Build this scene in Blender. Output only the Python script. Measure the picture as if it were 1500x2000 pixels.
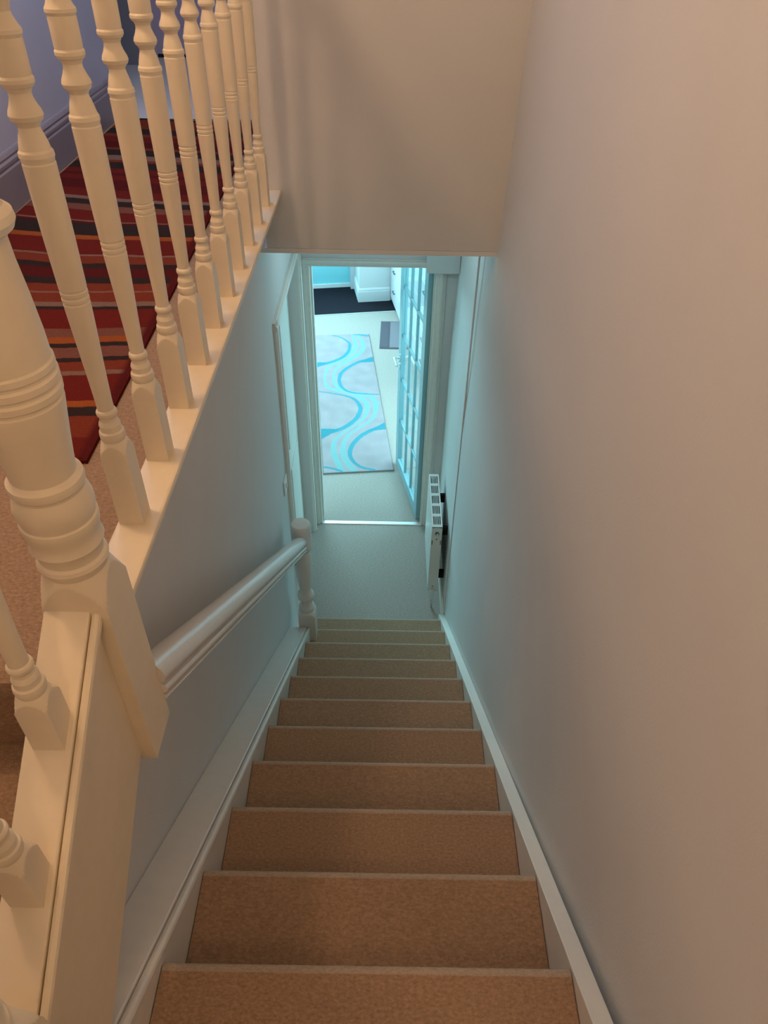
import bpy, bmesh, math, random
from mathutils import Matrix, Vector, noise
random.seed(4)
for o in list(bpy.data.objects): bpy.data.objects.remove(o)
S = bpy.context.scene
C = S.collection

# ------------------------------------------------------------------ camera
cam = bpy.data.cameras.new('camera'); camo = bpy.data.objects.new('camera', cam); C.objects.link(camo)
cam.sensor_fit = 'VERTICAL'; cam.sensor_height = 36; cam.lens = 1433.98/2000*36; cam.clip_start = .02
_r = Vector((0.99985731, 0.00978922, 0.01376688)); _u = Vector((-0.01682865, 0.64800825, 0.76144737)); _w = Vector((0.00146707, 0.76157040, -0.64808053))
camo.matrix_world = Matrix(((_r.x, _u.x, -_w.x, 0), (_r.y, _u.y, -_w.y, 0), (_r.z, _u.z, -_w.z, 3.6514), (0, 0, 0, 1)))
S.camera = camo

# ------------------------------------------------------------------ world, lights, exposure
wd = bpy.data.worlds.new('sky'); S.world = wd; wd.use_nodes = True
wd.node_tree.nodes['Background'].inputs[0].default_value = (.55, .92, 1.0, 1)
wd.node_tree.nodes['Background'].inputs[1].default_value = 1.5
S.view_settings.view_transform = 'Standard'; S.view_settings.look = 'None'
S.view_settings.exposure = 0; S.view_settings.gamma = 1; S.view_settings.use_curve_mapping = False

def area(name, loc, rot, sx, sy, col, e):
    l = bpy.data.lights.new(name, 'AREA'); l.shape = 'RECTANGLE'; l.size = sx; l.size_y = sy; l.color = col; l.energy = e
    o = bpy.data.objects.new(name, l); o.location = loc; o.rotation_euler = rot; C.objects.link(o); return o
def point(name, loc, rad, col, e):
    l = bpy.data.lights.new(name, 'POINT'); l.shadow_soft_size = rad; l.color = col; l.energy = e
    o = bpy.data.objects.new(name, l); o.location = loc; C.objects.link(o); return o
PI = math.pi
CYAN = (.41, .87, 1.0)
WARM = (1.0, .62, .34)
# daylight through the patio window of the downstairs room (faces -x)
area('patio_daylight', (.66, 5.25, 1.15), (0, PI/2, 0), 1.9, 1.5, CYAN, 34)
# fill added at an unseen far-wall window to spill light into the hall
area('far_wall_fill', (-1.30, 8.18, 1.80), (-PI/2, 0, math.radians(9.5)), 1.8, 1.3, CYAN, 165)
# ceiling lamp of the upper landing
point('landing_lamp_light', (-.95, 1.25, 4.62), .10, WARM, 30)
# unseen warm fill added behind the camera to lift the vertical surfaces
point('half_landing_fill', (-.10, -.85, 4.55), .10, WARM, 14)
# unseen cool fill added under the hall ceiling to brighten the lower steps
point('hall_fill', (-.05, 3.45, 2.44), .07, (.62, .92, 1.0), 2.6)
# cool fill added above the upper landing to light the lavender wall
area('landing_cool_fill', (-1.05, 3.3, 5.04), (0, 0, 0), .6, 1.1, (.62, .74, 1.0), 14.5)

# ------------------------------------------------------------------ materials
def mat(name, col, rough=.6, spec=.4, noise_scale=None, noise_amt=.0, bump=None, bump_scale=None, metal=0, stretch=None, detail=3):
    m = bpy.data.materials.new(name); m.use_nodes = True; nt = m.node_tree; b = nt.nodes['Principled BSDF']
    b.inputs['Base Color'].default_value = (*col, 1); b.inputs['Roughness'].default_value = rough
    b.inputs['Specular IOR Level'].default_value = spec; b.inputs['Metallic'].default_value = metal
    tc = nt.nodes.new('ShaderNodeTexCoord'); src = tc.outputs['Object']
    if stretch:
        mp = nt.nodes.new('ShaderNodeMapping'); mp.inputs['Scale'].default_value = stretch
        nt.links.new(src, mp.inputs[0]); src = mp.outputs[0]
    if noise_scale:
        n = nt.nodes.new('ShaderNodeTexNoise'); n.inputs['Scale'].default_value = noise_scale; n.inputs['Detail'].default_value = detail; n.inputs['Roughness'].default_value = .5 if detail < 5 else .72
        nt.links.new(src, n.inputs['Vector'])
        mx = nt.nodes.new('ShaderNodeMix'); mx.data_type = 'RGBA'
        mx.inputs['A'].default_value = (*[c*(1-noise_amt) for c in col], 1); mx.inputs['B'].default_value = (*[min(1, c*(1+noise_amt)) for c in col], 1)
        cr = nt.nodes.new('ShaderNodeMapRange'); cr.inputs['From Min'].default_value = .3; cr.inputs['From Max'].default_value = .7
        nt.links.new(n.outputs['Fac'], cr.inputs['Value']); nt.links.new(cr.outputs[0], mx.inputs['Factor'])
        nt.links.new(mx.outputs['Result'], b.inputs['Base Color'])
    if bump:
        n2 = nt.nodes.new('ShaderNodeTexNoise'); n2.inputs['Scale'].default_value = bump_scale; n2.inputs['Detail'].default_value = 4
        nt.links.new(src, n2.inputs['Vector'])
        bp = nt.nodes.new('ShaderNodeBump'); bp.inputs['Strength'].default_value = bump; bp.inputs['Distance'].default_value = .004
        nt.links.new(n2.outputs['Fac'], bp.inputs['Height']); nt.links.new(bp.outputs[0], b.inputs['Normal'])
    return m
M = {}
M['wall'] = mat('matt white wall paint', (.72, .72, .71), .9, .2, 2.0, .02, .12, 160)
M['ceil'] = mat('white ceiling paint', (.8, .8, .78), .95, .1)
M['lav'] = mat('lavender wall paint', (.60, .63, .75), .85, .2, 3, .03, .1, 150)
M['mauve'] = mat('mauve grey gloss paint', (.34, .31, .35), .45, .4, 5, .05)
M['gloss'] = mat('white gloss woodwork', (.80, .78, .74), .20, .5, 30, .02, .06, 40)
M['cream'] = mat('cream satin woodwork', (.86, .755, .575), .42, .4, 30, .02, .08, 60)
M['satin'] = mat('white satin woodwork', (.80, .77, .71), .45, .4, 30, .02, .08, 60)
M['hallcarpet'] = mat('pale beige twist carpet', (.48, .405, .36), .98, .05, 150, .24, .9, 500, stretch=(.45, 1, 1), detail=8)
M['carpet'] = mat('beige twist carpet', (.435, .29, .19), .98, .05, 190, .34, .9, 500, stretch=(.6, 1, 1), detail=8)
M['nosing'] = mat('paler beige carpet edge', (.50, .40, .31), .98, .05, 200, .22, .8, 500, stretch=(.6, 1, 1), detail=6)  # paler carpet colour along the step edges
M['rad'] = mat('white enamel', (.82, .82, .8), .35, .5)
M['dark'] = mat('dark recess', (.02, .02, .02), .8, .2)
M['chrome'] = mat('chrome', (.75, .75, .75), .18, .5, metal=1)
M['brass'] = mat('dark steel', (.16, .15, .14), .35, .5, metal=1)
M['alu'] = mat('aluminium strip', (.9, .9, .9), .3, .5, metal=.6)
M['navy'] = mat('navy blue carpet', (.022, .019, .026), .95, .05, 300, .3, .4, 500)
M['matgrey'] = mat('grey ribbed mat', (.26, .22, .24), .95, .05, 300, .25, .5, 400)
M['matdark'] = mat('dark grey mat border', (.13, .11, .13), .95, .05, 300, .2, .4, 400)
M['turq'] = mat('turquoise wall paint', (.28, .72, .80), .7, .3)
M['roomwall'] = mat('room white paint', (.8, .8, .8), .85, .2)
M['doorbacklit'] = mat('door paint with backlit tint', (.27, .47, .52), .3, .5)  # door taken as white; its backlit teal tone is put into the colour
M['lilac'] = mat('lilac door paint', (.50, .47, .66), .5, .4)
M['shaded'] = mat('nib wall paint with shade tint', (.30, .31, .35), .6, .3)  # dark grey carries the shade on the far nib wall
M['plastic'] = mat('white plastic', (.8, .8, .78), .3, .5)
M['cab'] = mat('white cabinet lacquer', (.70, .70, .76), .4, .4)
gm = bpy.data.materials.new('clear glass'); gm.use_nodes = True; nt = gm.node_tree; nt.nodes.clear()
out = nt.nodes.new('ShaderNodeOutputMaterial'); mixs = nt.nodes.new('ShaderNodeMixShader'); tr = nt.nodes.new('ShaderNodeBsdfTransparent'); gl = nt.nodes.new('ShaderNodeBsdfGlossy')
tr.inputs[0].default_value = (.93, .98, .98, 1); gl.inputs['Roughness'].default_value = .02
lwn = nt.nodes.new('ShaderNodeLayerWeight'); pw = nt.nodes.new('ShaderNodeMath'); pw.operation = 'POWER'; pw.inputs[1].default_value = 5
fr = nt.nodes.new('ShaderNodeMath'); fr.operation = 'MULTIPLY_ADD'; fr.inputs[1].default_value = .55; fr.inputs[2].default_value = .03
nt.links.new(lwn.outputs['Facing'], pw.inputs[0]); nt.links.new(pw.outputs[0], fr.inputs[0])
nt.links.new(fr.outputs[0], mixs.inputs[0]); nt.links.new(tr.outputs[0], mixs.inputs[1]); nt.links.new(gl.outputs[0], mixs.inputs[2]); nt.links.new(mixs.outputs[0], out.inputs[0])
M['glass'] = gm
def attr_mat(name, rough=.95, bump=.6):
    m = bpy.data.materials.new(name); m.use_nodes = True; nt = m.node_tree; b = nt.nodes['Principled BSDF']
    a = nt.nodes.new('ShaderNodeAttribute'); a.attribute_name = 'pile'
    tc = nt.nodes.new('ShaderNodeTexCoord'); n = nt.nodes.new('ShaderNodeTexNoise'); n.inputs['Scale'].default_value = 350
    nt.links.new(tc.outputs['Object'], n.inputs['Vector'])
    mr = nt.nodes.new('ShaderNodeMapRange'); mr.inputs['From Min'].default_value = .3; mr.inputs['From Max'].default_value = .7; mr.inputs['To Min'].default_value = .78; mr.inputs['To Max'].default_value = 1.2
    nt.links.new(n.outputs['Fac'], mr.inputs['Value'])
    vm = nt.nodes.new('ShaderNodeVectorMath'); vm.operation = 'SCALE'
    nt.links.new(a.outputs['Color'], vm.inputs[0]); nt.links.new(mr.outputs[0], vm.inputs['Scale']); nt.links.new(vm.outputs[0], b.inputs['Base Color'])
    bp = nt.nodes.new('ShaderNodeBump'); bp.inputs['Strength'].default_value = bump; bp.inputs['Distance'].default_value = .004
    nt.links.new(n.outputs['Fac'], bp.inputs['Height']); nt.links.new(bp.outputs[0], b.inputs['Normal'])
    b.inputs['Roughness'].default_value = rough; b.inputs['Specular IOR Level'].default_value = .05
    return m
M['pile'] = attr_mat('patterned rug pile')

# ------------------------------------------------------------------ helpers
def obj(name, bm, m, parent=None, smooth=False, bevel=0, angle=40):
    me = bpy.data.meshes.new(name)
    bmesh.ops.recalc_face_normals(bm, faces=bm.faces[:])
    bm.to_mesh(me); bm.free(); me.materials.append(M[m])
    o = bpy.data.objects.new(name, me); C.objects.link(o)
    if parent: o.parent = parent
    if smooth:
        for p in me.polygons: p.use_smooth = True
        me.set_sharp_from_angle(angle=math.radians(angle))
    if bevel:
        b = o.modifiers.new('bevel', 'BEVEL'); b.width = bevel; b.segments = 2; b.limit_method = 'ANGLE'; b.angle_limit = math.radians(40)
    return o
def thing(name, label, cat, group=None, kind=None):
    o = bpy.data.objects.new(name, None); C.objects.link(o); o.empty_display_size = .05
    if label: o['label'] = label
    if cat: o['category'] = cat
    if group: o['group'] = group
    if kind: o['kind'] = kind
    return o
def tag(o, label, cat=None, kind=None, group=None):
    o['label'] = label
    if cat: o['category'] = cat
    if kind: o['kind'] = kind
    if group: o['group'] = group
    return o
def box(bm, x0, x1, y0, y1, z0, z1, rot=None):
    vs = [bm.verts.new((x, y, z)) for x in (x0, x1) for y in (y0, y1) for z in (z0, z1)]
    for f in ((0, 1, 3, 2), (4, 6, 7, 5), (0, 4, 5, 1), (2, 3, 7, 6), (0, 2, 6, 4), (1, 5, 7, 3)): bm.faces.new([vs[i] for i in f])
    if rot:
        for v in vs: v.co = rot @ v.co
    return vs
def bx(*a, rot=None):
    bm = bmesh.new(); box(bm, *a, rot=rot); return bm
def prism(bm, pts, axis, a, b):
    """pts: 2-D outline; axis: extruded axis; a..b extent"""
    def mk(p, t):
        return {'x': (t, p[0], p[1]), 'y': (p[0], t, p[1]), 'z': (p[0], p[1], t)}[axis]
    A = [bm.verts.new(mk(p, a)) for p in pts]; B = [bm.verts.new(mk(p, b)) for p in pts]
    bm.faces.new(A); bm.faces.new(B[::-1]); n = len(pts)
    for i in range(n): bm.faces.new((A[i], B[i], B[(i+1) % n], A[(i+1) % n]))
    return bm
def pr(pts, axis, a, b): return prism(bmesh.new(), pts, axis, a, b)
def turned(rings, n=32):
    """rings: (z, radius, half) with half = half width of the square stock or None"""
    bm = bmesh.new(); prev = None; first = None
    for (z, r, h) in rings:
        cur = []
        for k in range(n):
            t = 2*PI*k/n; rr = r
            if h: rr = min(r, h/max(abs(math.cos(t)), abs(math.sin(t))))
            cur.append(bm.verts.new((rr*math.cos(t), rr*math.sin(t), z)))
        if prev:
            for k in range(n): bm.faces.new((prev[k], prev[(k+1) % n], cur[(k+1) % n], cur[k]))
        else: first = cur
        prev = cur
    bm.faces.new(first[::-1]); bm.faces.new(prev); return bm
def sweep(profile, p0, p1, cut=None):
    """profile (u=x, v=up perpendicular) swept from p0 to p1 in a vertical y plane; ends cut vertically"""
    p0 = Vector(p0); p1 = Vector(p1); d = (p1-p0).normalized()
    bm = bmesh.new(); A = []; B = []
    sl = d.z/d.y if abs(d.y) > 1e-6 else 0; k = math.sqrt(1+sl*sl)
    for (u, v) in profile:
        A.append(bm.verts.new(p0+Vector((u, 0, v*k)))); B.append(bm.verts.new(p1+Vector((u, 0, v*k))))
    n = len(profile); bm.faces.new(A); bm.faces.new(B[::-1])
    for i in range(n): bm.faces.new((A[i], B[i], B[(i+1) % n], A[(i+1) % n]))
    return bm
def cyl(bm, p0, p1, r, n=16, r2=None):
    p0 = Vector(p0); p1 = Vector(p1); d = (p1-p0).normalized(); a = d.orthogonal().normalized(); b = d.cross(a); r2 = r if r2 is None else r2
    A = [bm.verts.new(p0+r*(a*math.cos(2*PI*k/n)+b*math.sin(2*PI*k/n))) for k in range(n)]
    B = [bm.verts.new(p1+r2*(a*math.cos(2*PI*k/n)+b*math.sin(2*PI*k/n))) for k in range(n)]
    bm.faces.new(A[::-1]); bm.faces.new(B)
    for k in range(n): bm.faces.new((A[k], A[(k+1) % n], B[(k+1) % n], B[k]))
    return bm
def struct(name, bm, m, label=None, parent=None, **kw):
    o = obj(name, bm, m, parent, **kw)
    if not parent: o['kind'] = 'structure'
    if label: o['label'] = label
    return o

# ------------------------------------------------------------------ dimensions
G, R, Y0 = .2549, .1918, .5002            # going, rise, first nosing
def nos(y): return 11*R-(y-Y0)*R/G
XL, XR = -.395, .362                       # carpet width of the flight
XW = -.51                                  # spandrel wall under the landing
ZL = 2.69; ZC = 2.79; ZB = 2.571           # landing floor, base-rail top, hall ceiling
YB = 2.852                                 # wall above the hall (bulkhead)
YE = 4.16                                  # end wall of the hall
DX0, DX1, DZ = -.452, .290, 1.977          # door opening
ZT = 5.1

# ------------------------------------------------------------------ structure: stairwell
def wr(z): return .405+max(0, z-1.5)*.0240
struct('wall_right', pr([(wr(0), 0), (wr(1.5), 1.5), (wr(2.1), 2.1), (wr(ZT), ZT), (.62, ZT), (.62, 0)], 'y', -1.3, YE), 'wall', 'plain cream wall rising along the right of the stairs')
bm = bmesh.new()
prism(bm, [(-1.3, 0), (3.10, 0), (3.10, 2.10), (4.05, 2.10), (4.05, 0), (YE, 0), (YE, 2.60), (.80, 2.60), (.72, 2.40), (.24, 2.06), (-1.3, 2.06)], 'x', XW-.10, XW)
struct('wall_left', bm, 'wall', 'plain wall under the upper landing beside the handrail')
struct('wall_bulkhead', bx(-.47, .60, YB, 6.1, ZB, ZT), 'wall', 'blank wall hanging above the hall at the end of the stairwell')
bm = bmesh.new(); box(bm, -.70, DX0-.02, YE, YE+.10, 0, ZB); box(bm, DX1+.02, .62, YE, YE+.10, 0, ZB); box(bm, DX0-.02, DX1+.02, YE, YE+.10, DZ+.02, ZB)
struct('wall_end', bm, 'wall', 'end wall of the lower hall around the doorway')
struct('wall_back', bx(-1.6, .7, -1.4, -1.3, 0, ZT), 'wall', 'wall behind the half landing')
# landing left wall runs very slightly askew
def lw(y): return -1.440-.022*(y-3.2)
struct('wall_landing', pr([(lw(-1.3), -1.3), (lw(4.44), 4.44), (lw(4.44)-.12, 4.44), (lw(-1.3)-.12, -1.3)], 'z', 2.0, ZT), 'lav', 'pale lavender wall along the upper landing')
struct('wall_recess', pr([(-2.45, 4.30), (-1.60, 4.30), (-1.60, 4.42), (-2.33, 4.42), (-2.33, 6.1), (-2.45, 6.1)], 'z', 2.5, ZT), 'lav', 'lavender recess walls behind the landing corner')
struct('wall_landing_end', bx(-2.45, -.40, 6.12, 6.25, 2.5, ZT), 'lav', 'wall at the far end of the upper landing')
struct('ceiling', bx(-2.5, .7, -1.4, 6.3, ZT, ZT+.1), 'ceil', 'white ceiling above the stairwell and landing')
struct('ceiling_hall', bx(XW-.2, .62, YB-.0, YE+.1, ZB-.02, ZB-.001), 'ceil', 'low ceiling over the lower hall')
bm = bmesh.new(); box(bm, -.70, .42, 3.03, YE+.02, -.10, 0)
struct('floor', bm, 'hallcarpet', 'beige carpet of the lower hall')
bm = bmesh.new()
prism(bm, [(.70, ZL-.035), (.706, ZL-.01), (.722, ZL), (6.14, ZL), (6.14, ZL-.22), (.715, ZL-.22), (.715, ZL-.04)], 'x', -2.4, -.512); box(bm, -.512, -.463, .79, YB, ZL-.02, ZL)
struct('floor_landing', bm, 'carpet', 'beige carpet of the upper landing')
bm = bmesh.new(); box(bm, -1.55, .40, -1.3, .19, 11*R-.15, 11*R); box(bm, -1.55, XL-.003, .19, .24, 11*R-.15, 11*R)
struct('floor_half_landing', bm, 'carpet', 'beige carpet of the half landing at the top of the stairs')

# landing baseboard: tall mauve-grey skirting with a moulded top, following the askew wall
def skirt_run(name, label):
    bm = bmesh.new(); prof = [(0, 0), (.018, 0), (.018, .135), (.014, .142), (.016, .150), (.016, .160), (.010, .168), (.012, .176), (.008, .186), (.004, .192), (0, .192)]
    A = []; B = []
    for (d, z) in prof:
        A.append(bm.verts.new((lw(.8)+d, .8, ZL+z))); B.append(bm.verts.new((lw(4.44)+d, 4.44, ZL+z)))
    n = len(prof); bm.faces.new(A); bm.faces.new(B[::-1])
    for i in range(n): bm.faces.new((A[i], B[i], B[(i+1) % n], A[(i+1) % n]))
    return struct(name, bm, 'mauve', label)
skirt_run('baseboard_landing', 'tall mauve-grey moulded skirting along the landing wall')

# ------------------------------------------------------------------ lower staircase
st = thing('staircase', 'beige carpeted straight flight of stairs going down between white strings', 'staircase')
for i in range(11):
    yn = Y0+i*G; z = R*(11-i); yb = yn-G-.018 if i else .19
    o = obj('step', pr([(yb, z), (yn-.017, z), (yn-.017, z-.030), (yn-.018, z-.034), (yn-.018, z-R), (yb, z-R)], 'x', XL-.003, XR+.004), 'carpet', st)
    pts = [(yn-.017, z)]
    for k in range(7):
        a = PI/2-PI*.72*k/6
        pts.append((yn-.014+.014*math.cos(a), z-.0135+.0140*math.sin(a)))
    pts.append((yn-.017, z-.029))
    obj('nosing', pr(pts, 'x', XL-.003, XR+.004), 'nosing', o, smooth=True, angle=30)['label'] = 'paler carpet nosing'
def strip(x0, x1, ya, yb, up, dn):
    return pr([(ya, nos(ya)+up), (yb, nos(yb)+up), (yb, nos(yb)-dn), (ya, nos(ya)-dn)], 'x', x0, x1)
obj('wall_string', strip(XR+.006, .404, -.10, 3.16, .004, .30), 'satin', st, bevel=.002)['label'] = 'white wall string'
obj('outer_string', strip(XL-.030, XL-.005, -.10, 2.70, .030, .30), 'satin', st)['label'] = 'white outer string'
def slope_cap(name, x0, x1, ya, yb, lo, hi, m='gloss', bevel=.003):
    return obj(name, strip(x0, x1, ya, yb, hi, -lo), m, st, bevel=bevel)
slope_cap('string_cap', XW, XL-.018, -.10, 2.695, .030, .048)
slope_cap('bead', XL-.018, XL+.001, -.10, 2.695, .022, .044, bevel=.008)
# ------------------------------------------------------------------ upper flight (three risers up to the landing)
uf = thing('upper_staircase', 'short carpeted flight rising on the left beside the white sloping string', 'staircase')
SU = .645
def cz(y): return 2.872+SU*(y-.714)
for j, (yn, z) in enumerate(((.21, ZL-2*R), (.465, ZL-R))):
    yb = yn+.255+.016
    pts = [(yb, z)]
    for k in range(5):
        a = PI/2+PI/2*k/4
        pts.append((yn+.013+.013*math.cos(a), z-.013+.013*math.sin(a)))
    pts += [(yn+.014, z-.036), (yn+.016, z-R), (yb, z-R)]
    obj('step', pr(pts, 'x', -1.35, -.478), 'carpet', uf, smooth=True, angle=30)
def ustrip(x0, x1, ya, yb, hi, lo): return pr([(ya, cz(ya)+hi), (yb, cz(yb)+hi), (yb, cz(yb)+lo), (ya, cz(ya)+lo)], 'x', x0, x1)
obj('outer_string', ustrip(-.446, -.412, .235, .715, -.030, -.355), 'cream', uf)
obj('string_cap', ustrip(-.480, -.414, .235, .715, 0, -.030), 'cream', uf, bevel=.0025)
obj('bead', ustrip(-.4135, -.4, .235, .715, -.003, -.026), 'cream', uf, bevel=.006)

# ------------------------------------------------------------------ turned woodwork
def baluster_mesh(name='baluster', zs=-.03):
    h = .0215; q = h*1.4143; rg = [(zs, q, h), (.146, q, h)]
    for k in range(1, 15): rg.append((.146+.022*k/14, q-(q-.0200)*(k/14)**1.0, h))
    rg += [(.170, .0185, None), (.174, .0198, None), (.180, .0205, None), (.186, .0195, None), (.189, .0172, None), (.194, .0168, None), (.199, .0172, None), (.203, .0160, None), (.207, .0140, None),
           (.212, .0136, None), (.215, .0150, None), (.218, .0162, None), (.222, .0162, None), (.225, .0150, None), (.227, .0128, None), (.24, .0128, None), (.28, .0140, None), (.33, .0160, None), (.38, .0180, None), (.404, .0188, None),
           (.405, .0178, None), (.4075, .0178, None), (.4085, .0190, None), (.413, .0190, None), (.414, .0180, None), (.4165, .0180, None), (.4175, .0190, None), (.422, .0190, None), (.423, .0180, None), (.4255, .0180, None), (.4265, .0190, None),
           (.50, .0203, None), (.590, .0208, None), (.592, .0200, None), (.595, .0205, None), (.599, .0218, None), (.604, .0212, None), (.607, .0192, None), (.615, .0176, None), (.622, .0156, None), (.628, .0136, None), (.632, .0130, None),
           (.636, .0150, None), (.640, .0190, None), (.645, .0207, None), (.650, .0195, None), (.657, .0160, None), (.664, .0135, None), (.669, .0132, None), (.674, .0155, None), (.676, .0185, None), (.680, .0205, None), (.684, .0205, None), (.687, .0188, None),
           (.690, .0192, None), (.722, .0192, None), (.725, .0186, None), (.729, .0208, None), (.733, .0206, None), (.737, .0180, None), (.745, .0145, None), (.750, .0132, None)]
    top = [(.758, .0150), (.766, .0190), (.771, .0205), (.776, .0190), (.784, .0150), (.792, .0140)]
    rg += [(z, r, None) for z, r in top]
    for k in range(1, 8): rg.append((.795+.030*k/7, .0205+(q-.0205)*(k/7)**.6, h))
    rg.append((.91, q, h))
    bm = turned(rg, 48); me = bpy.data.meshes.new(name); bmesh.ops.recalc_face_normals(bm, faces=bm.faces[:]); bm.to_mesh(me); bm.free()
    me.materials.append(M['cream'])
    for p in me.polygons: p.use_smooth = True
    me.set_sharp_from_angle(angle=math.radians(21)); return me
BM = baluster_mesh(); BM_RAKED = baluster_mesh('baluster_raked', .062)
def baluster(parent, x, y, z, me=None):
    o = bpy.data.objects.new('baluster', me or BM); C.objects.link(o); o.parent = parent; o.location = (x, y, z); return o
def newel_rings(z0, zb, h, ztop):
    """square block z0..zb with lamb's-tongue top, turned shaft above"""
    q = h*1.4143; d = zb
    rg = [(z0, q*.93, h*.93), (z0+.006, q, h), (d-.045, q, h)]
    for k in range(1, 25): rg.append((d-.045+.055*k/24, q-(q-.0445)*(k/24)**1.0, h))
    s = 1.0
    for dz, r in ((.012, .0455), (.018, .0475), (.024, .0490), (.030, .0475), (.034, .0440), (.042, .0445), (.050, .0475), (.056, .0500), (.060, .0490), (.070, .0475), (.080, .0490), (.088, .0510), (.094, .0515), (.099, .0510), (.101, .0485), (.106, .0495), (.114, .0515), (.126, .0515), (.138, .0485), (.146, .0450),
                  (.150, .0455), (.153, .0475), (.159, .0485), (.165, .0475), (.168, .0440), (.172, .0410), (.19, .0425), (.22, .0460), (.25, .0500), (.275, .0535), (.279, .0535), (.281, .0515), (.284, .0515), (.287, .0550), (.295, .0555), (.298, .0530), (.301, .0530), (.304, .0555), (.312, .0555), (.315, .0530), (.318, .0530), (.321, .0548), (.328, .0545), (.331, .0525),
                  (.36, .0520), (.40, .0495), (.44, .0460), (.465, .0450), (.47, .047), (.476, .055), (.484, .0585), (.492, .0570), (.498, .050), (.508, .046), (.53, .050), (.55, .0505), (.575, .046), (.59, .040), (.60, .052), (.612, .053), (.62, .045)):
        rg.append((d+dz, r*s, None))
    zz = d+.62
    for k in range(1, 8): rg.append((zz+.05*k/7, .047+(q-.047)*(k/7)**.6, h))
    rg += [(ztop-.06, q, h), (ztop-.055, .040, None), (ztop-.045, .046, None), (ztop-.02, .046, None), (ztop-.005, .030, None), (ztop, .010, None)]
    return rg
def newel(parent, x, y, z0, zb, h, ztop):
    o = obj('newel_post', turned(newel_rings(z0, zb, h, ztop), 96), 'cream', parent, smooth=True, angle=21); o.location = (x, y, 0); return o

RAIL = [(0, .040), (.012, .0385), (.022, .033), (.029, .023), (.031, .013), (.030, .006), (.026, .001), (.0205, 0), (.0205, -.005), (.027, -.007), (.0295, -.011), (.0295, -.017), (.0265, -.021), (.0205, -.022), (.0205, -.026), (.0255, -.028), (.0265, -.031), (.024, -.035), (.018, -.036), (0, -.036)]
RAIL = [(u*1.08, v*1.08) for u, v in RAIL]
RAIL = RAIL + [(-u, v) for (u, v) in RAIL[-2:0:-1]]
# balustrade of the upper landing
lb = thing('landing_balustrade', 'cream turned balustrade standing along the edge of the upper landing', 'balustrade')
newel(lb, -.436, .745, 2.475, 2.905, .047, 3.86)
obj('base_rail', bx(-.470, -.397, .79, YB, ZC-.017, ZC), 'cream', lb, bevel=.005)
obj('base_board', bx(-.512, -.463, .79, YB, ZL-.045, ZL-.021), 'cream', lb); obj('base_fillet', bx(-.4625, -.447, .79, YB, ZL-.02, ZC-.017), 'cream', lb)
for k in range(10): baluster(lb, -.442, .967+.1884*k+.021, ZC)
obj('handrail', sweep(RAIL, (-.439, .79, ZC+.90+.03), (-.439, YB, ZC+.90+.03)), 'cream', lb, smooth=True)
# balustrade of the short upper flight
ub = thing('stair_balustrade', 'cream turned balustrade sloping down to the half landing at lower left', 'balustrade')
newel(ub, -.436, .222, 2.10, 2.682, .047, 3.62)
for y in (.562, .402): baluster(ub, -.444, y, cz(y)-.078, BM_RAKED)
obj('handrail', sweep(RAIL, (-.444, .25, cz(.25)+.85), (-.444, .70, cz(.70)+.85)), 'cream', ub, smooth=True)
# handrail of the lower flight with its own bottom newel
hr = thing('stair_handrail', 'glossy white handrail sloping down to a turned bottom newel', 'handrail')
obj('rail', sweep(RAIL, (-.411, .79, 2.575), (-.411, 2.72, 1.112)), 'gloss', hr, smooth=True)
h = .046; q = h*1.4143
rg = [(.20, q, h), (.575, q, h)]
for k in range(1, 8): rg.append((.575+.028*k/7, q-(q-.044)*(k/7)**1.6, h))
rg += [(z, r, None) for z, r in ((.607, .040), (.615, .043), (.625, .0445), (.635, .042), (.643, .034), (.66, .031), (.675, .032), (.69, .038), (.70, .0435), (.715, .0455), (.73, .043), (.742, .035), (.76, .0305), (.79, .032), (.83, .038), (.87, .0425), (.92, .0450), (.97, .0450), (1.01, .0430), (1.03, .0400), (1.042, .034),
        (1.048, .033), (1.054, .036), (1.060, .046), (1.066, .0505), (1.08, .0515), (1.19, .0515), (1.215, .0510), (1.226, .0485), (1.232, .043), (1.234, .030))]
o = obj('newel_post', turned(rg, 48), 'gloss', hr, smooth=True, angle=38); o.location = (-.411, 2.745, 0)

# ------------------------------------------------------------------ lower hall: doorway trims, doors
lf = thing('trim_1', 'white frame of the doorway at the foot of the stairs', None, kind='structure')
bm = bmesh.new(); box(bm, DX0-.02, DX0, YE-.012, YE+.11, 0, DZ); obj('jamb', bm, 'satin', lf, bevel=.002)
bm = bmesh.new(); box(bm, DX1, DX1+.02, YE-.012, YE+.11, 0, DZ); obj('jamb', bm, 'satin', lf, bevel=.002)
bm = bmesh.new(); box(bm, DX0-.02, DX1+.02, YE-.012, YE+.11, DZ, DZ+.02); obj('head', bm, 'satin', lf, bevel=.002)
ARC = [(0, 0), (.004, .010), (.012, .013), (.014, .020), (.030, .022), (.040, .018), (.044, .012), (.048, .016), (.054, .012), (.054, 0)]
def architrave_v(x, sgn, y, z1):
    return pr([(x+sgn*u, y-d) for (u, d) in ARC], 'z', 0, z1)
obj('architrave', architrave_v(DX0-.004, -1, YE, DZ+.045), 'satin', lf)
obj('architrave', architrave_v(DX1+.004, 1, YE, DZ+.045), 'satin', lf)
obj('architrave', pr([(YE-d, DZ+.004+u*.8) for (u, d) in ARC], 'x', DX0-.05, DX1+.05), 'satin', lf)
for x0, x1 in ((DX0, DX0+.012), (DX1-.012, DX1)): obj('door_stop', bx(x0, x1, YE+.02, YE+.055, 0, DZ), 'satin', lf)
tag(struct('trim_2', bx(.226, .415, YE-.075, YE-.024, 1.972, ZB-.02), 'wall'), 'painted boxing over the top right corner of the doorway')
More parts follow.
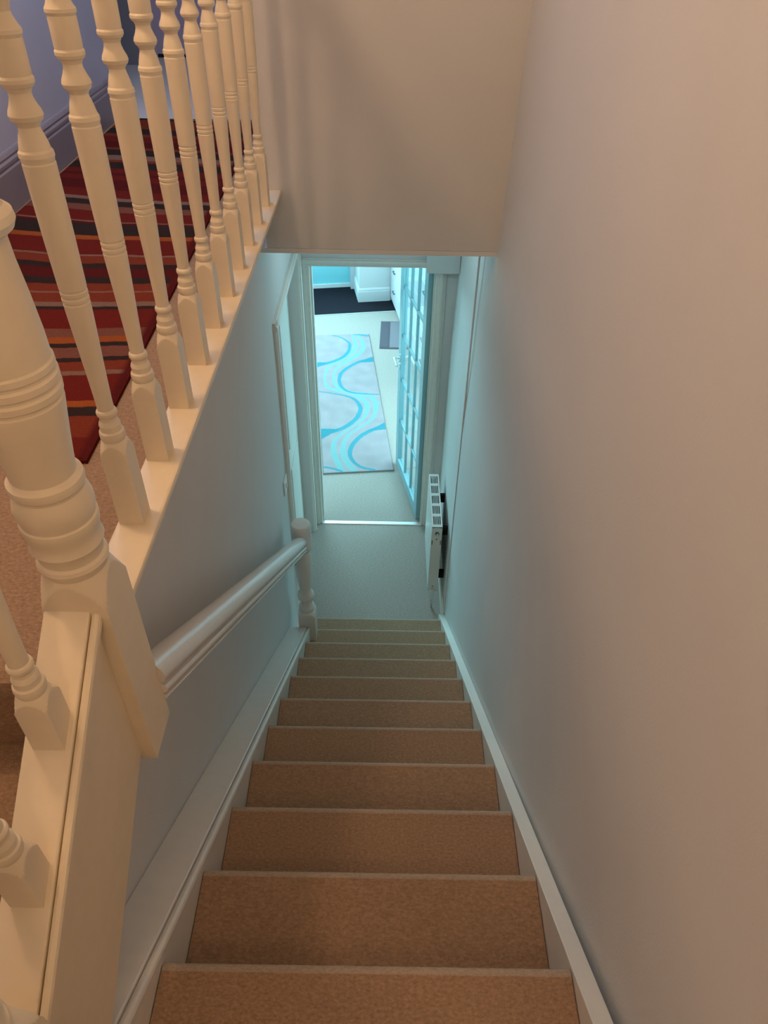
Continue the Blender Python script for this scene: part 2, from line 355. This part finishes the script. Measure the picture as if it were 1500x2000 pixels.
tag(struct('trim_3', pr([(YE-.02, 0), (YE+.018, 0), (YE+.014, .006), (YE-.016, .006)], 'x', DX0, DX1), 'alu'), 'bright metal carpet strip across the doorway threshold')
# doorway in the left wall
lt = thing('trim_4', 'white frame of the side doorway in the left hall wall', None, kind='structure')
def arc_left_v(y, sgn, z1): return pr([(XW+d, y+sgn*u) for (u, d) in ARC], 'z', 0, z1)
obj('architrave', arc_left_v(3.10, -1, 2.155), 'satin', lt)
obj('architrave', arc_left_v(4.05, 1, 2.155), 'satin', lt)
obj('architrave', pr([(XW+d, 2.10+u) for (u, d) in ARC], 'y', 3.045, 4.105), 'satin', lt)
d2 = thing('door_2', 'closed white side door in the left hall wall', None, kind='structure')
obj('door_leaf', bx(XW-.10, XW-.062, 3.10, 4.05, .005, 2.10), 'satin', d2)
for (y0, y1) in ((3.20, 3.53), (3.62, 3.95)):
    for (z0, z1) in ((.25, .90), (1.05, 1.95)): obj('panel', bx(XW-.064, XW-.056, y0, y1, z0, z1), 'satin', d2, bevel=.004)
struct('baseboard_left', bx(XW, XW+.014, 2.80, 3.045, 0, .11), 'satin', 'short white skirting beside the bottom newel', bevel=.004)
struct('baseboard_right', bx(.391, .405, 3.16, YE, 0, .12), 'satin', 'white skirting behind the radiator', bevel=.004)
struct('trim_5', bx(.40, .4085, 3.17, 3.180, .12, ZB-.03), 'wall', 'thin vertical cover strip on the right hall wall')

# glazed door, hinged on the right and standing open into the room
def glazed_door():
    d = thing('door_1', 'fifteen-pane glazed door, painted with a backlit tint, standing open into the room', None, kind='structure')
    W, H, T = .738, 1.968, .038
    sw, tr_, br = .080, .045, .095
    x0 = -T/2; x1 = T/2
    def part(n, m, bm, **k): return obj(n, bm, m, d, **k)
    for y0, y1 in ((0, sw), (W-sw, W)): part('stile', 'doorbacklit', bx(x0, x1, y0, y1, .012, H), bevel=.002)
    part('rail', 'doorbacklit', bx(x0, x1, sw, W-sw, .012, br+.012), bevel=.002); part('rail', 'doorbacklit', bx(x0, x1, sw, W-sw, H-tr_, H), bevel=.002)
    ys = [sw+(W-2*sw)*i/3 for i in range(4)]; zs = [br+.012+(H-tr_-br-.012)*i/5 for i in range(6)]; mb = .010
    for y in ys[1:3]: part('muntin', 'doorbacklit', bx(x0+.009, x1-.009, y-mb, y+mb, zs[0], zs[5]), bevel=.003)
    for z in zs[1:5]:
        for i in range(3): part('muntin', 'doorbacklit', bx(x0+.009, x1-.009, ys[i]+(mb if i else 0), ys[i+1]-(mb if i < 2 else 0), z-mb, z+mb), bevel=.003)
    for i in range(3):
        for j in range(5):
            part('pane', 'glass', bx(-.002, .002, ys[i]+(mb if i else 0), ys[i+1]-(mb if i < 2 else 0), zs[j]+(mb if j else 0), zs[j+1]-(mb if j < 4 else 0)))
    for s in (-1, 1):
        bm = bmesh.new(); cyl(bm, (s*T/2, W-.045, 1.0), (s*(T/2+.008), W-.045, 1.0), .026, 24); hd = part('handle', 'chrome', bm, smooth=True)
        bm = bmesh.new(); cyl(bm, (s*(T/2+.008), W-.045, 1.0), (s*(T/2+.05), W-.045, 1.0), .009, 16)
        cyl(bm, (s*(T/2+.045), W-.040, 1.0), (s*(T/2+.045), W-.155, .995), .0095, 16, .008); obj('lever', bm, 'chrome', hd, smooth=True)
        bm = bmesh.new(); cyl(bm, (s*T/2, W-.045, .93), (s*(T/2+.006), W-.045, .93), .022, 20); obj('escutcheon', bm, 'chrome', hd, smooth=True)
    for z in (.22, 1.0, 1.75): part('hinge', 'brass', bx(x1-.004, x1+.006, -.006, .006, z-.045, z+.045))
    d.location = (.2655, 4.205, 0); d.rotation_euler = (0, 0, math.atan2(.150, .722))
    return d
glazed_door()

# light switch on the left wall
sw = thing('light_switch', 'white light switch plate on the left wall near the side doorway', 'light switch')
obj('plate', bx(XW, XW+.009, 2.925, 3.012, 1.255, 1.341), 'plastic', sw, bevel=.003)
obj('rocker', pr([(XW+.009, 1.286), (XW+.012, 1.286), (XW+.015, 1.311), (XW+.009, 1.311)], 'y', 2.957, 2.980), 'plastic', sw)

# ------------------------------------------------------------------ radiator
rd = thing('radiator', 'slim white panel radiator mounted on the right hall wall', 'radiator')
RX0, RX1, RY0, RY1, RZ0, RZ1 = .300, .364, 3.335, 3.865, .14, .70
bm = bmesh.new(); n = 13
for i in range(n):   # convection ribs pressed into the front panel
    y0 = RY0+.006+(RY1-RY0-.012)*i/n; y1 = RY0+.006+(RY1-RY0-.012)*(i+1)/n; c = .006
    prism(bm, [(RX0+.012, y0), (RX0+.004, y0), (RX0, y0+c), (RX0, y1-c), (RX0+.004, y1), (RX0+.012, y1)], 'z', RZ0+.01, RZ1-.012)
obj('front_panel', bm, 'rad', rd)
obj('rear_panel', bx(RX1-.010, RX1, RY0+.006, RY1-.006, RZ0+.01, RZ1-.012), 'rad', rd)
obj('fin_core', bx(RX0+.014, RX1-.012, RY0+.008, RY1-.008, RZ0+.03, RZ1-.03), 'dark', rd)
for y0, y1 in ((RY0, RY0+.004), (RY1-.004, RY1)): obj('side_panel', bx(RX0, RX1, y0, y1, RZ0, RZ1), 'rad', rd, bevel=.0015)
gr = obj('top_grille', bx(RX0, RX0+.009, RY0, RY1, RZ1-.010, RZ1), 'rad', rd)
obj('grille_edge', bx(RX1-.009, RX1, RY0, RY1, RZ1-.010, RZ1), 'rad', gr)
for i in range(6):
    y = RY0+.012+(RY1-RY0-.024)*i/5
    obj('grille_bridge', bx(RX0+.009, RX1-.009, y-.012, y+.012, RZ1-.006, RZ1), 'rad', gr)
for i in range(4):
    x = RX0+.009+(RX1-RX0-.018)*(i+1)/5
    obj('grille_bar', bx(x-.0018, x+.0018, RY0+.004, RY1-.004, RZ1-.005, RZ1-.001), 'rad', gr)
bm = bmesh.new(); cyl(bm, (.334, RY0, .648), (.334, RY0-.007, .648), .012, 20); pl = obj('bleed_valve', bm, 'brass', rd, smooth=True)
bm = bmesh.new(); cyl(bm, (.334, RY0-.007, .648), (.334, RY0-.011, .648), .0055, 12); obj('bleed_screw', bm, 'chrome', pl, smooth=True)
for z in (.60, .185):
    bm = bmesh.new(); cyl(bm, (.332, RY0+.001, z), (.332, RY0-.002, z), .0045, 12); obj('screw', bm, 'brass', rd, smooth=True)
for x in (.306, .358): obj('clip', bx(x-.0025, x+.0025, RY0-.0015, RY0+.001, .555, .59), 'brass', rd)
for y in (3.42, 3.74):
    for z in (.22, .60): obj('bracket', bx(RX1, .405, y-.012, y+.012, z-.03, z+.03), 'dark', rd)
bm = bmesh.new(); cyl(bm, (.330, RY0-.012, .160), (.330, RY0-.012, .085), .017, 20, .014); vl = obj('valve', bm, 'plastic', rd, smooth=True)
bm = bmesh.new(); cyl(bm, (.330, RY0-.012, .10), (.330, RY0+.004, .165), .011, 16); obj('valve_elbow', bm, 'chrome', vl, smooth=True)
bm = bmesh.new(); cyl(bm, (.330, RY0-.012, .085), (.330, RY0-.012, .060), .013, 8); obj('valve_nut', bm, 'chrome', vl)
bm = bmesh.new(); cyl(bm, (.330, RY0-.012, .062), (.330, RY0-.012, 0), .0075, 14); obj('pipe', bm, 'chrome', rd, smooth=True)

# ------------------------------------------------------------------ room beyond the doorway
RA = math.radians(9.5); OX, OY = -.312, 8.022
def loc2(u, v): return (OX+u*math.cos(RA)-v*math.sin(RA), OY+u*math.sin(RA)+v*math.cos(RA))
RM = Matrix.Translation((OX, OY, 0)) @ Matrix.Rotation(RA, 4, 'Z')
def rb(*a): return bx(*a, rot=RM)
struct('floor_room', bx(-3.1, 1.2, YE+.018, 8.9, -.10, 0), 'hallcarpet', 'pale carpet of the room beyond the doorway')
bm = rb(-2.9, .80, -.285, .60, .0005, .005)
struct('floor_navy', bm, 'navy', 'dark navy carpet at the far end of the room')
struct('trim_6', rb(-2.9, .37, -.297, -.285, .0005, .007), 'alu', 'thin pale edging strip along the navy carpet')
bm = rb(-3.1, .02, .44, .56, 0, .92); box(bm, -3.1, .02, .44, .56, 2.30, 2.6, rot=RM); box(bm, -3.1, -2.1, .44, .56, .92, 2.30, rot=RM); box(bm, -.25, .02, .44, .56, .92, 2.30, rot=RM)
struct('wall_alcove', bm, 'turq', 'turquoise wall at the far end of the room')
struct('baseboard_alcove', rb(-3.1, -.055, .425, .44, .004, .05), 'roomwall', 'low white skirting under the turquoise wall')
struct('trim_7', rb(-.055, -.001, .36, .44, .004, 2.6), 'cab', 'pale corner post beside the chimney breast')
struct('wall_breast', rb(0, 1.6, 0, .60, 0, 2.6), 'roomwall', 'white chimney breast projecting at the end of the room')
bm = bmesh.new(); prof = [(0, 0), (.016, 0), (.016, .12), (.012, .128), (.013, .14), (.006, .155), (0, .16)]
for (p, q_) in (((-.016, -.0), (.36, 0)),):
    A = [bm.verts.new(RM @ Vector((-d, -d, z+.004))) for d, z in prof]; B = [bm.verts.new(RM @ Vector((.355, -d, z+.004))) for d, z in prof]; D = [bm.verts.new(RM @ Vector((-d, .36, z+.004))) for d, z in prof]
    for P_, Q_ in ((A, B), (D, A)):
        for i in range(len(prof)-1): bm.faces.new((P_[i], Q_[i], Q_[i+1], P_[i+1]))
struct('baseboard_breast', bm, 'roomwall', 'tall white skirting round the chimney breast')
def cabinet(v0, v1, label, depth=.80):
    cb = thing('cabinet', label, 'cabinet', 'white drawer cabinets in the room')
    obj('body', rb(.375, depth, v0, v1, .012, 1.0), 'cab', cb, bevel=.003)
    for i in range(4):
        z0 = .06+.228*i
        dr = obj('drawer', rb(.358, .375, v0+.01, v1-.01, z0, z0+.216), 'cab', cb, bevel=.003)
        for t in (.25, .76):
            y = v1+(v0-v1)*t
            bm = rb(.338, .346, y-.045, y+.045, z0+.150, z0+.160); box(bm, .346, .358, y-.042, y-.034, z0+.152, z0+.158, rot=RM); box(bm, .346, .358, y+.034, y+.042, z0+.152, z0+.158, rot=RM)
            obj('handle', bm, 'brass', dr)
cabinet(-1.05, -.018, 'white drawer cabinet with dark handles beside the white chimney breast')
cabinet(-2.10, -1.056, 'white drawer cabinet seen only through the panes of the glazed door', .50)
# room shell, patio window and added unseen far window
bm = bmesh.new(); box(bm, .70, .82, YE+.10, 4.45, 0, 2.6); box(bm, .70, .82, 6.05, 8.9, 0, 2.6); box(bm, .70, .82, 4.45, 6.05, 2.15, 2.6); box(bm, .70, .82, 4.45, 6.05, 0, .12)
struct('wall_room_right', bm, 'roomwall', 'white right wall of the room with the patio window')
bm = bx(-3.1, -3.0, YE+.10, 8.9, 0, 2.6)
struct('wall_room_left', bm, 'roomwall', 'left wall of the room')
struct('wall_room_front', bx(-3.1, -.70, YE, YE+.10, 0, 2.6), 'roomwall', 'wall of the room beside the hall')
struct('ceiling_room', bx(-3.1, 1.2, YE+.1, 8.9, 2.6, 2.7), 'roomwall', 'white ceiling of the room')
w1 = thing('window_1', 'white framed patio window in the right wall of the room', None, kind='structure')
for y in (4.45, 5.225, 6.0): obj('mullion', bx(.735, .785, y, y+.05, .12, 2.15), 'roomwall', w1)
for z in (.12, 2.10): obj('frame_rail', bx(.735, .785, 4.50, 6.0, z, z+.05), 'roomwall', w1)
for y in (4.50, 5.275): obj('pane', bx(.757, .763, y, y+.725, .17, 2.10), 'glass', w1)
w2 = thing('window_2_added', 'unseen white framed window added high in the turquoise far wall', None, kind='structure')
for x in (-2.1, -1.20, -.30): obj('mullion', rb(x, x+.05, .48, .53, .92, 2.30), 'roomwall', w2)  # frame and panes of the added unseen window
for z in (.92, 2.25): obj('frame_rail', rb(-2.05, -.30, .48, .53, z, z+.05), 'roomwall', w2)
for x in (-2.05, -1.15): obj('pane', rb(x, x+.85, .502, .508, .97, 2.25), 'glass', w2)

# ------------------------------------------------------------------ rugs and mat
def grid_rug(name, W, L, nx, ny, colfn, th, loc, ang):
    me = bpy.data.meshes.new(name); V = []; F = []; col = []
    for j in range(ny+1):
        for i in range(nx+1):
            u = W*i/nx; v = L*j/ny; e = min(u, W-u, v, L-v); V.append((u, v, th-(.003 if e < .004 else 0))); col.append(colfn(u, v))
    for j in range(ny):
        for i in range(nx):
            a = j*(nx+1)+i; F.append((a, a+1, a+nx+2, a+nx+1))
    b = len(V); ring = [i for i in range(nx+1)]+[(nx+1)*j+nx for j in range(1, ny+1)]+[(nx+1)*ny+i for i in range(nx-1, -1, -1)]+[(nx+1)*j for j in range(ny-1, 0, -1)]
    for i in ring: V.append((V[i][0], V[i][1], 0)); col.append(col[i])
    n = len(ring)
    for k in range(n): F.append((ring[k], b+k, b+(k+1) % n, ring[(k+1) % n]))
    F.append(tuple(b+k for k in range(n))[::-1])
    me.from_pydata(V, [], F); at = me.color_attributes.new('pile', 'FLOAT_COLOR', 'POINT')
    at.data.foreach_set('color', [c for p in col for c in (p[0], p[1], p[2], 1)])
    me.materials.append(M['pile']); o = bpy.data.objects.new(name, me); C.objects.link(o); o.location = loc; o.rotation_euler = (0, 0, ang); return o
def dseg(p, a, b):
    dx, dy = b[0]-a[0], b[1]-a[1]; t = max(0, min(1, ((p[0]-a[0])*dx+(p[1]-a[1])*dy)/(dx*dx+dy*dy+1e-12)))
    return math.hypot(p[0]-a[0]-t*dx, p[1]-a[1]-t*dy), t
def smooth_pts(pts, n=5):
    out = []; P = [pts[0]]+list(pts)+[pts[-1]]
    for i in range(1, len(P)-2):
        p0, p1, p2, p3 = P[i-1], P[i], P[i+1], P[i+2]
        for k in range(n):
            t = k/n
            out.append(tuple(.5*((2*p1[c])+(-p0[c]+p2[c])*t+(2*p0[c]-5*p1[c]+4*p2[c]-p3[c])*t*t+(-p0[c]+3*p1[c]-3*p2[c]+p3[c])*t**3) for c in (0, 1)))
    out.append(pts[-1]); return [(u+.0124*v, v) for u, v in out]
TEAL = [(smooth_pts(p), w0, w1, w2) for p, w0, w1, w2 in (
    ([(0.144, 2.417), (0.24, 2.359), (0.317, 2.251), (0.331, 2.165), (0.314, 2.05), (0.261, 1.94), (0.18, 1.865), (0.094, 1.815), (-0.03, 1.763)], .006, .019, .022),
    ([(0.56, 1.860), (0.427, 1.826), (0.313, 1.732), (0.232, 1.63), (0.202, 1.543), (0.194, 1.441), (0.218, 1.326), (0.287, 1.244), (0.387, 1.21), (0.559, 1.178)], .022, .018, .008),
    ([(-0.03, 1.285), (0.134, 1.227), (0.254, 1.171), (0.329, 1.098), (0.365, 0.976), (0.356, 0.887), (0.318, 0.788), (0.245, 0.693), (0.146, 0.615), (-0.01, 0.555)], .006, .021, .024),
    ([(0.59, 0.665), (0.449, 0.595), (0.342, 0.507), (0.269, 0.396), (0.237, 0.297), (0.234, 0.22), (0.266, 0.121), (0.326, 0.053), (0.42, 0.012)], .024, .019, .012),
    ([(0.007, 0.086), (0.079, 0.06), (0.154, 0.015)], .012, .012, .010), ([(0.382, 2.411), (0.44, 2.40), (0.53, 2.37)], .006, .012, .018))]
LITE = [(smooth_pts(p), .020) for p in (
    [(0.371, 2.42), (0.39, 2.212), (0.38, 2.112), (0.327, 2.0), (0.219, 1.862), (0.107, 1.745), (0.066, 1.626), (0.054, 1.479), (0.08, 1.349), (0.172, 1.279), (0.244, 1.247), (0.349, 1.172), (0.426, 1.038), (0.419, 0.895), (0.373, 0.771), (0.284, 0.666), (0.177, 0.553), (0.113, 0.453), (0.098, 0.329), (0.11, 0.196), (0.165, 0.0)],
    [(0.413, 2.42), (0.469, 2.241), (0.469, 2.123), (0.43, 2.01), (0.321, 1.872), (0.206, 1.738), (0.155, 1.621), (0.143, 1.473), (0.175, 1.342), (0.287, 1.237), (0.422, 1.188), (0.507, 1.073), (0.501, 0.902), (0.456, 0.765), (0.351, 0.65), (0.251, 0.548), (0.198, 0.436), (0.179, 0.301), (0.192, 0.168), (0.262, 0.0)])]
WED = [[(u+.0124*v, v) for u, v in t] for t in ([(-0.06, 1.845), (0.11, 1.825), (-0.06, 1.70)], [(0.60, 1.945), (0.60, 1.80), (0.37, 1.80)], [(-0.04, .655), (0.16, 0.63), (-0.04, 0.45)], [(0.62, 0.745), (0.62, 0.60), (0.40, 0.575)])]
def intri(p, t):
    s = [(t[(i+1) % 3][0]-t[i][0])*(p[1]-t[i][1])-(t[(i+1) % 3][1]-t[i][1])*(p[0]-t[i][0]) for i in range(3)]
    return all(x >= 0 for x in s) or all(x <= 0 for x in s)
def blue_rug(u, v):
    if min(u, .583-u, v, 2.42-v) < .006: return (.27, .25, .25)
    n = noise.noise((u*9, v*9, 3))
    base = (.40+.05*n, .335+.04*n, .345+.04*n)
    p = (u, v)
    for t in WED:
        if intri(p, t): return (.06+.02*n, .27, .33)
    for pts, a, b, c in TEAL:
        m = len(pts)-1; best = 9
        for i in range(m):
            if abs(pts[i][1]-v) > .16 and abs(pts[i][0]-u) > .12: continue
            d, t = dseg(p, pts[i], pts[i+1]); s = (i+t)/m
            wd_ = a+(b-a)*s*2 if s < .5 else b+(c-b)*(s-.5)*2
            best = min(best, d-wd_)
        if best < 0: return (.08+.02*n, .30, .36)
    for pts, w_ in LITE:
        for i in range(len(pts)-1):
            if abs(pts[i][1]-v) > .12: continue
            d, t = dseg(p, pts[i], pts[i+1])
            ww = w_*(.65+.35*math.sin(pts[i][1]*7))
            if d < ww: return (.20, .44, .44)
            if d < ww+.010: return (.30, .39, .39)
    return base
tag(grid_rug('runner_rug', .583, 2.42, 116, 484, blue_rug, .012, (-.493, 4.748, .0005), math.radians(6.3)), 'pale grey runner rug with winding teal and aqua bands in the room below', 'rug')

COL = dict(r=(.155, .018, .013), m=(.10, .013, .012), o=(.34, .085, .022), o2=(.21, .040, .020), k=(.038, .024, .022), b=(.20, .075, .050), t=(.24, .135, .095))
STR = [(1.24, 'r'), (1.34, 'o2'), (1.429, 'k'), (1.468, 'o'), (1.495, 'r'), (1.623, 't'), (1.646, 'o2'), (1.698, 'k'), (1.722, 'b'), (1.782, 'k'), (1.807, 'o'), (1.843, 'b'), (1.894, 'r'), (2.014, 'k'), (2.034, 't'), (2.065, 'o2'), (2.13, 't'), (2.14, 'o2'), (2.197, 'k'), (2.243, 'm'), (2.316, 'k'), (2.354, 'o2'), (2.418, 't'), (2.432, 'r'), (2.57, 'o'), (2.609, 'k'), (2.722, 'm'), (2.743, 't'), (2.754, 'r'), (2.853, 'b'), (2.916, 'k'), (2.976, 't'), (3.012, 'r'), (3.10, 'm')]
y = 3.16
while y < 4.4:
    STR.append((y, random.choice(['r', 'm', 'k', 'b', 't', 'r', 'o2']))); y += random.uniform(.03, .11)
def red_rug(u, v):
    X = -1.40+u; yy = 1.272+v
    if u > .715: return COL['m']
    w = yy+.045*noise.noise((X*1.6, yy*1.1, 0))+.012*noise.noise((X*5, yy*4, 5))+.12*(X+1.0)*max(0, min(1, (yy-2.0)/1.0))
    c = 'm'
    for a, n in STR:
        if w >= a: c = n
        else: break
    return COL[c]
tag(grid_rug('striped_rug', .73, 3.04, 50, 900, red_rug, .012, (-1.372, 1.262, ZL+.0005), math.radians(.9)), 'red and rust striped rug lying on the upper landing', 'rug')
dm = thing('door_mat', 'dark grey rectangular mat on pale carpet beside the glazed door', 'mat')
DMR = Matrix.Translation((-.066, 6.905, .0005)) @ Matrix.Rotation(math.radians(-1.0), 4, 'Z')
obj('border', bx(0, .42, 0, .625, 0, .006, rot=DMR), 'matdark', dm, bevel=.002)
obj('centre_panel', bx(.105, .405, .02, .605, .006, .009, rot=DMR), 'matgrey', dm)
obj('side_panel', bx(.015, .088, .02, .605, .006, .0085, rot=DMR), 'matdark', dm)

# ------------------------------------------------------------------ far end of the upper landing
d3 = thing('door_3', 'closed lilac door at the far end of the landing', None, kind='structure')
obj('door_leaf', bx(-1.66, -.74, 6.085, 6.12, ZL+.035, ZL+2.0), 'lilac', d3)
for x0, x1 in ((-1.56, -1.26), (-1.14, -.84)):
    for z0, z1 in ((.20, .85), (1.0, 1.85)): obj('panel', bx(x0, x1, 6.079, 6.086, ZL+z0, ZL+z1), 'lilac', d3, bevel=.003)
obj('gap_shade_strip', bx(-1.66, -.74, 6.09, 6.118, ZL+.013, ZL+.035), 'dark', d3)  # black strip put in for the dark gap under the door
struct('trim_8', bx(-1.67, -.70, 6.04, 6.115, ZL+.0005, ZL+.012), 'plastic', 'bright threshold strip under the lilac door')
struct('wall_nib', bx(-2.33, -1.69, 5.80, 6.12, ZL, ZT), 'shaded', 'slate nib wall left of the lilac door, its shade painted in as grey')
